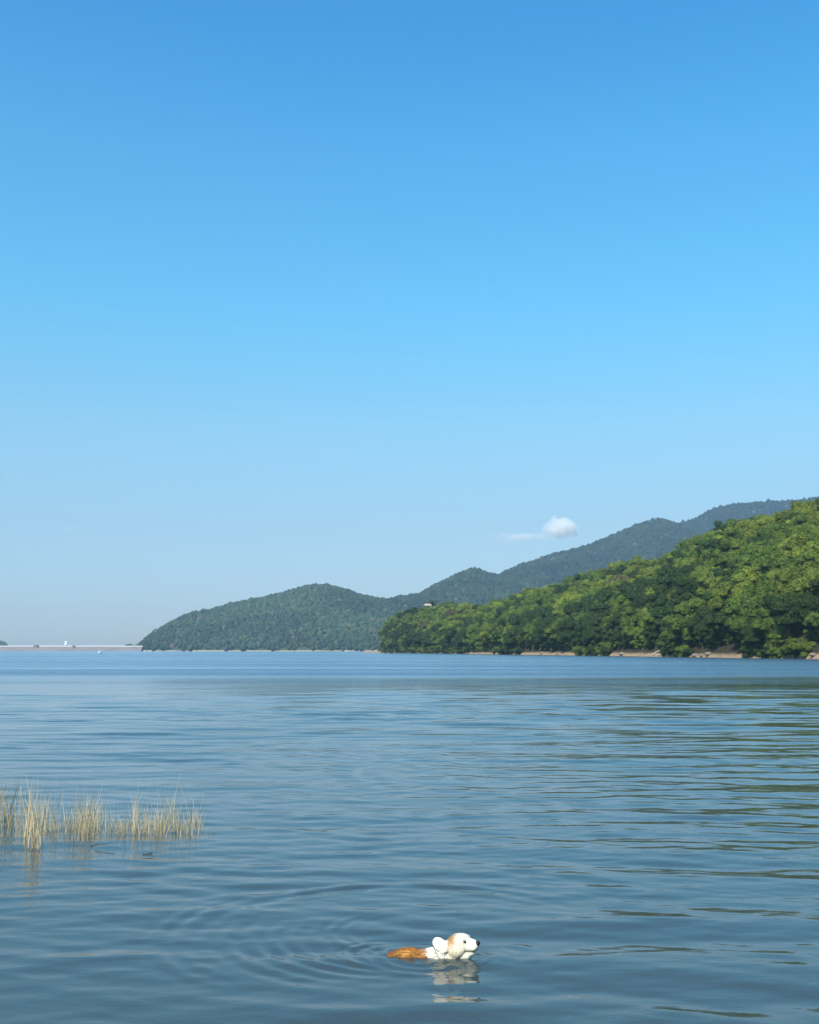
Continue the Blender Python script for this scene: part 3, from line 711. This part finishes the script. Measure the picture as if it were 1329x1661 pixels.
twig([[(154, 1380), (164, 1382), (176, 1384), (186, 1384)]], .0035, 'thin dark twig just below the long forked twig')
twig([[(231, 1386), (240, 1385.5), (249, 1388)], [(238, 1386), (247, 1383)]], .004, 'short hooked dark twig floating right of the others')

# ------------------------------------------------------------------ dog
def ell(bm, c, r, rot=(0, 0, 0), sub=3):
    M = Matrix.Translation(c) @ Euler(rot).to_matrix().to_4x4() @ Matrix.Diagonal((*r, 1))
    bmesh.ops.create_icosphere(bm, subdivisions=sub, radius=1, matrix=M)
def chain(bm, pts, rad, step=.35):
    for i in range(len(pts) - 1):
        a, b = Vector(pts[i]), Vector(pts[i + 1]); n = max(1, int((b - a).length / (min(rad[i], rad[i + 1]) * step)))
        for k in range(n + 1):
            t = k / n; rr_ = rad[i] * (1 - t) + rad[i + 1] * t; ell(bm, a.lerp(b, t), (rr_,) * 3, sub=2)
def make_dog():
    bm = bmesh.new()
    YAW, PT, HS = -.52, -.14, 1.10; HC = Vector((.126, 0, .056)); HR = Euler((0, PT, YAW)).to_matrix(); E3 = (0, PT, YAW)
    def hp(p): return tuple(HR @ ((Vector(p) - HC) * HS) + HC)
    # trunk: deep chest, narrower loin, rump
    ell(bm, (-.050, .030, -.050), (.100, .084, .086)); ell(bm, (-.130, .038, -.048), (.115, .080, .092)); ell(bm, (-.195, .044, -.064), (.092, .074, .088))
    chain(bm, [(-.04, .02, -.025), (.04, .0, .008), (.115, 0, .048)], [.066, .056, .050])               # neck
    ell(bm, (.055, -.012, .004), (.068, .062, .056))                                                       # ruff
    ell(bm, hp((.160, 0, .078)), (.061, .058, .051), E3); ell(bm, hp((.188, 0, .087)), (.042, .050, .040), E3)   # skull, brow
    for sy in (-1, 1): ell(bm, hp((.152, sy * .034, .044)), (.056, .036, .044), E3); ell(bm, hp((.200, sy * .024, .098)), (.022, .018, .017), E3)
    chain(bm, [hp(q) for q in ((.185, 0, .066), (.222, 0, .064), (.248, 0, .063))], [.050, .042, .032])    # muzzle
    for sy in (-1, 1): ell(bm, hp((.246, sy * .014, .054)), (.026, .020, .022), E3)                        # lips
    chain(bm, [hp(q) for q in ((.165, 0, .030), (.205, 0, .026), (.238, 0, .030))], [.040, .030, .019])    # lower jaw
    ell(bm, hp((.275, 0, .074)), (.012, .0155, .0125), E3)                                                   # nose
    ell(bm, (.105, -.020, .006), (.078, .052, .040)); ell(bm, hp((.175, -.004, .012)), (.055, .040, .032), E3)                                                       # throat fluff at the waterline
    # ears: near one turned back and open towards the camera, far one folded back
    ell(bm, (.052, -.056, .080), (.037, .0080, .056), (R(-20), R(-50), R(8)))
    ell(bm, (.090, .054, .055), (.026, .010, .034), (R(-25), R(-70), 0))
    for sgn in (-1, 1): ell(bm, hp((.112, sgn * .040, .076)), (.024, .016, .024))
    # legs paddling under the surface
    for (x, y, ph) in ((.00, -.035, 1), (.00, .09, -1)):
        chain(bm, [(x, y, -.10), (x + .035 * ph + .03, y, -.165), (x + .06 + .05 * ph, y, -.20), (x + .10 + .05 * ph, y, -.185)], [.036, .024, .018, .020])
    for (x, y, ph) in ((-.25, -.02, -1), (-.25, .10, 1)):
        chain(bm, [(x, y, -.09), (x + .045 * ph + .02, y, -.16), (x - .05, y, -.205), (x - .02 + .02 * ph, y, -.245), (x + .02 + .02 * ph, y, -.25)], [.046, .032, .02, .016, .019])
    chain(bm, [(-.29, .045, -.09), (-.33, .05, -.095), (-.36, .05, -.11)], [.026, .02, .010])               # short tail
    me = bpy.data.meshes.new('dog'); bm.to_mesh(me); bm.free()
    o = bpy.data.objects.new('dog_tmp', me); S.collection.objects.link(o)
    m = o.modifiers.new('r', 'REMESH'); m.mode = 'VOXEL'; m.voxel_size = .0042; m.use_smooth_shade = True
    s = o.modifiers.new('s', 'SMOOTH'); s.factor = .5; s.iterations = 9
    dg = bpy.context.evaluated_depsgraph_get(); me2 = bpy.data.meshes.new_from_object(o.evaluated_get(dg), depsgraph=dg)
    bpy.data.objects.remove(o); me2.name = 'dog'
    n = len(me2.vertices); V = np.zeros(n * 3, np.float32); me2.vertices.foreach_get('co', V); V = V.reshape(-1, 3).astype(float)
    Nn = np.zeros(n * 3, np.float32); me2.vertices.foreach_get('normal', Nn); Nn = Nn.reshape(-1, 3).astype(float)
    def coat(P):
        P = P.copy(); hd = (P[:, 0] > .095); Q = ((P - np.array(HC)) @ np.array(HR)) / HS + np.array(HC); rawx, rawz = P[:, 0].copy(), P[:, 2].copy()
        P[hd] = Q[hd]
        x, y, z = P.T; nz = .010 * fbm(x * 90 + 5, z * 90 + y * 60, 3)
        white = np.array([.74, .68, .55]); cream = np.array([.55, .43, .25]); tan = np.array([.46, .25, .085]); orange = np.array([.36, .145, .032])
        col = np.repeat(white[None], len(P), 0)
        def blend(mask, c): return col * (1 - mask[:, None]) + c * mask[:, None]
        sm = lambda d, wd: np.clip(.5 - d / wd, 0, 1)
        dt = np.sqrt(((x - .138) / 1.0) ** 2 + ((z - .105) / 1.2) ** 2 + ((np.abs(y) - .035) / 1.6) ** 2) - .030 + nz        # tan behind the eye
        col = blend(.95 * sm(dt, .026), tan); 
        de = np.sqrt((x - .098) ** 2 + (z - .062) ** 2 + ((np.abs(y) - .045) / 1.5) ** 2) - .018 + nz; col = blend(.9 * sm(de, .024), tan)  # ear root
        dc = np.sqrt((x - .15) ** 2 + ((z - .045) / .8) ** 2) - .035 + nz; col = blend(.75 * sm(dc, .07), cream)
        dei = np.sqrt((rawx - .056) ** 2 + (rawz - .085) ** 2 + ((y + .052) / 1.5) ** 2) - .030; col = blend(.55 * sm(dei, .03) * (rawx < .095), np.array([.70, .52, .42]))
        col = blend(sm(x + .026 + 4.0 * nz + .35 * (z - .03), .035), orange)
        streak = np.clip(fbm(x * 22 + 3, y * 90 + 4, 3) * 3, 0, 1) * (x < -.03); col = blend(.6 * streak, np.array([.56, .29, .08]))
        nose = np.sqrt((x - .278) ** 2 + y ** 2 + (z - .075) ** 2) - .0168; col = blend(sm(nose, .003), np.array([.012, .011, .012]))
        zl = .0400 + 6.0 * np.maximum(0, x - .245) ** 2 + 3 * np.maximum(0, .225 - x) ** 2                                                       # mouth line
        mo = np.abs(z - zl) - .0022; mask = sm(mo, .003) * (x > .205) * (x < .275) * (np.abs(y) > .002); col = blend(mask, np.array([.03, .02, .018]))
        wet = np.clip((.024 - rawz) / .03, 0, 1)[:, None]; return col * (1 - (.22 + .28 * (rawx < -.02)[:, None]) * wet)
    def addcol(me, C):
        at = me.color_attributes.new('coat', 'FLOAT_COLOR', 'POINT'); c4 = np.ones((len(C), 4), np.float32); c4[:, :3] = C; at.data.foreach_set('color', c4.ravel())
    # lumpy fur relief
    x, y, z = V.T; furry = (x < .20)
    V2 = V + Nn * (.0022 * fbm(x * 120, (y + z) * 70, 3) * furry)[:, None]
    me2.vertices.foreach_set('co', V2.astype(np.float32).ravel()); addcol(me2, coat(V)); me2.update()
    m = bpy.data.materials.new('fur'); m.use_nodes = True; t = m.node_tree; b = t.nodes['Principled BSDF']
    a = t.nodes.new('ShaderNodeAttribute'); a.attribute_name = 'coat'; t.links.new(a.outputs['Color'], b.inputs['Base Color'])
    b.inputs['Roughness'].default_value = .7; b.inputs['Specular IOR Level'].default_value = .25
    b.inputs['Subsurface Weight'].default_value = 0.0
    dog = link('dog', me2, m, None, DOG); tag(dog, 'white and orange dog swimming to the right with its head above the water', 'dog')
    # fur tufts
    r = np.random.default_rng(4); pick = r.choice(n, 15000); P, N_ = V[pick], Nn[pick]
    keep = (P[:, 2] > -.03) & (((P - np.array(hp((.28, 0, .076)))) ** 2).sum(1) > .032 ** 2) & (r.random(len(P)) < np.where(P[:, 0] > .2, .5, 1)); P, N_ = P[keep], N_[keep]; k = len(P)
    back = np.array([-1, 0, -.25]); T_ = back - N_ * (N_ @ back)[:, None]; T_ /= np.linalg.norm(T_, axis=1)[:, None] + 1e-6
    ln = np.where(P[:, 0] > .20, .005, np.where(P[:, 0] > .115, .011, .016)) * r.uniform(.6, 1.3, k) * np.where((P[:, 0] < .10) & (P[:, 2] > .045), .35, 1)
    d = T_ * .85 + N_ * .42 + r.normal(scale=.18, size=(k, 3)); sd_ = np.cross(d, N_); sd_ /= np.linalg.norm(sd_, axis=1)[:, None] + 1e-6
    wd = (ln * .16)[:, None]; tip = P + d * ln[:, None]
    Fv = np.stack([P - sd_ * wd - N_ * .001, P + sd_ * wd - N_ * .001, tip], 1).reshape(-1, 3); C = np.repeat(coat(P) * (r.uniform(.80, 1.08, k) * (1 + .25 * np.clip(fbm(P[:, 0] * 70, (P[:, 1] + P[:, 2]) * 60, 2), -1, .3)))[:, None], 3, 0)
    fm = np_mesh('fur', Fv, np.arange(3 * k).reshape(-1, 3), False); addcol(fm, np.clip(C, 0, .95)); link('fur', fm, m, dog)
    # eyes
    me_ = mat('eye', (.010, .008, .007), .12, .6)
    for s in (-1, 1):
        bm = bmesh.new(); ell(bm, (0, 0, 0), (.0098, .0062, .0064), sub=3); ey = bpy.data.meshes.new('eye'); bm.to_mesh(ey); bm.free()
        ey.polygons.foreach_set('use_smooth', [True] * len(ey.polygons)); link('eye', ey, me_, dog, hp((.218, s * .0385, .090)))
    mc = mat('neck_line', (.03, .028, .03), .6, .3); pts = []
    for i in range(33):
        t_ = 2 * math.pi * i / 32; pts.append((.040 - .034 * math.cos(t_), -.008 + .066 * math.sin(t_), .018 + .058 * math.cos(t_)))
    pyobj('neck_line', [tube(pts, [.0018] * 33, 6, False)], mc, dog, True)  # thin dark ring round the neck, following the near ear's lower edge
    return dog
make_dog()

# ------------------------------------------------------------------ cloud
def cloud(px, py, wpx, hpx, dens, seed, label, thin=False):
    D = 15000.0; c = at_depth(px, py, D); k = D / F; r = random.Random(seed)
    bm = bmesh.new(); n = 16
    if not thin:
        n = 0
        for (qx, qz, qr) in ((-4, 8, 13), (-14, 1, 11), (10, 2, 12), (21, -5, 9), (-24, -6, 8), (0, -3, 14), (12, -7, 11), (-33, -10, 5)): ell(bm, Vector((qx * k, r.uniform(-6, 6) * k, qz * k)), (qr * 1.25 * k,) * 3, sub=2)
    for i in range(n):
        u = r.uniform(-1, 1); hh = (1 - abs(u) ** 1.3) if not thin else .5
        ell(bm, Vector((u * wpx * .5 * k, r.uniform(-.3, .3) * wpx * k, r.uniform(-.5, .5 * hh) * hpx * k)), tuple(v * k for v in (wpx * .16 * (1 + hh * .6), wpx * .2, hpx * .22 * (1 + .7 * hh))), sub=2)
    me = bpy.data.meshes.new('cloud'); bm.to_mesh(me); bm.free()
    o = bpy.data.objects.new('t', me); S.collection.objects.link(o); m = o.modifiers.new('r', 'REMESH'); m.mode = 'VOXEL'; m.voxel_size = 2.0 * k * (hpx / 40)
    dg = bpy.context.evaluated_depsgraph_get(); me2 = bpy.data.meshes.new_from_object(o.evaluated_get(dg), depsgraph=dg); bpy.data.objects.remove(o)
    mt = bpy.data.materials.new('cloud'); mt.use_nodes = True; t = mt.node_tree; t.nodes.clear(); N = t.nodes.new; L = t.links.new
    out = N('ShaderNodeOutputMaterial'); pv = N('ShaderNodeVolumePrincipled'); pv.inputs['Color'].default_value = (1, .975, .955, 1); pv.inputs['Anisotropy'].default_value = 0.0
    g = N('ShaderNodeTexCoord'); nz = N('ShaderNodeTexNoise'); nz.inputs['Scale'].default_value = 1 / (11 * k * hpx / 35); nz.inputs['Detail'].default_value = 5; L(g.outputs['Object'], nz.inputs['Vector'])
    mp = N('ShaderNodeMapping'); mp.inputs['Scale'].default_value = (1 / (wpx * .62 * k), 1 / (wpx * .62 * k), 1 / (hpx * .62 * k)); L(g.outputs['Object'], mp.inputs[0])
    ln = N('ShaderNodeVectorMath'); ln.operation = 'LENGTH'; L(mp.outputs[0], ln.inputs[0])
    su = N('ShaderNodeMath'); su.operation = 'MULTIPLY_ADD'; L(ln.outputs['Value'], su.inputs[0]); su.inputs[1].default_value = -.60; L(nz.outputs[0], su.inputs[2])
    mr = N('ShaderNodeMapRange'); mr.inputs['From Min'].default_value = .02; mr.inputs['From Max'].default_value = .42; mr.inputs['To Max'].default_value = dens; L(su.outputs[0], mr.inputs[0])
    L(mr.outputs[0], pv.inputs['Density']); L(pv.outputs[0], out.inputs['Volume'])
    oc = link('cloud', me2, None, None, c); me2.materials.append(mt); tag(oc, label, kind='structure'); return oc
cloud(910, 857, 70, 44, .020, 3, 'small white puffy cloud above the far ridge')
cloud(846, 871, 100, 17, .0050, 8, 'faint wisp of cloud trailing left of the white puff', True)
cloud(108, 857, 60, 12, .0004, 9, 'very faint wisp of cloud low at the left', True)

# ------------------------------------------------------------------ haze
hb = box(-4200, 4200, -420, 4600, -14, 600)
hz = pyobj('haze', [hb], None); hm = bpy.data.materials.new('haze'); hm.use_nodes = True; t = hm.node_tree; t.nodes.clear()
o_ = t.nodes.new('ShaderNodeOutputMaterial'); v_ = t.nodes.new('ShaderNodeVolumePrincipled'); v_.inputs['Color'].default_value = (.60, .84, 1.0, 1)
v_.inputs['Density'].default_value = .00012; v_.inputs['Anisotropy'].default_value = .2; t.links.new(v_.outputs[0], o_.inputs['Volume'])
hz.data.materials.append(hm); tag(hz, 'thin pale blue air haze over the lake and hills', kind='stuff')
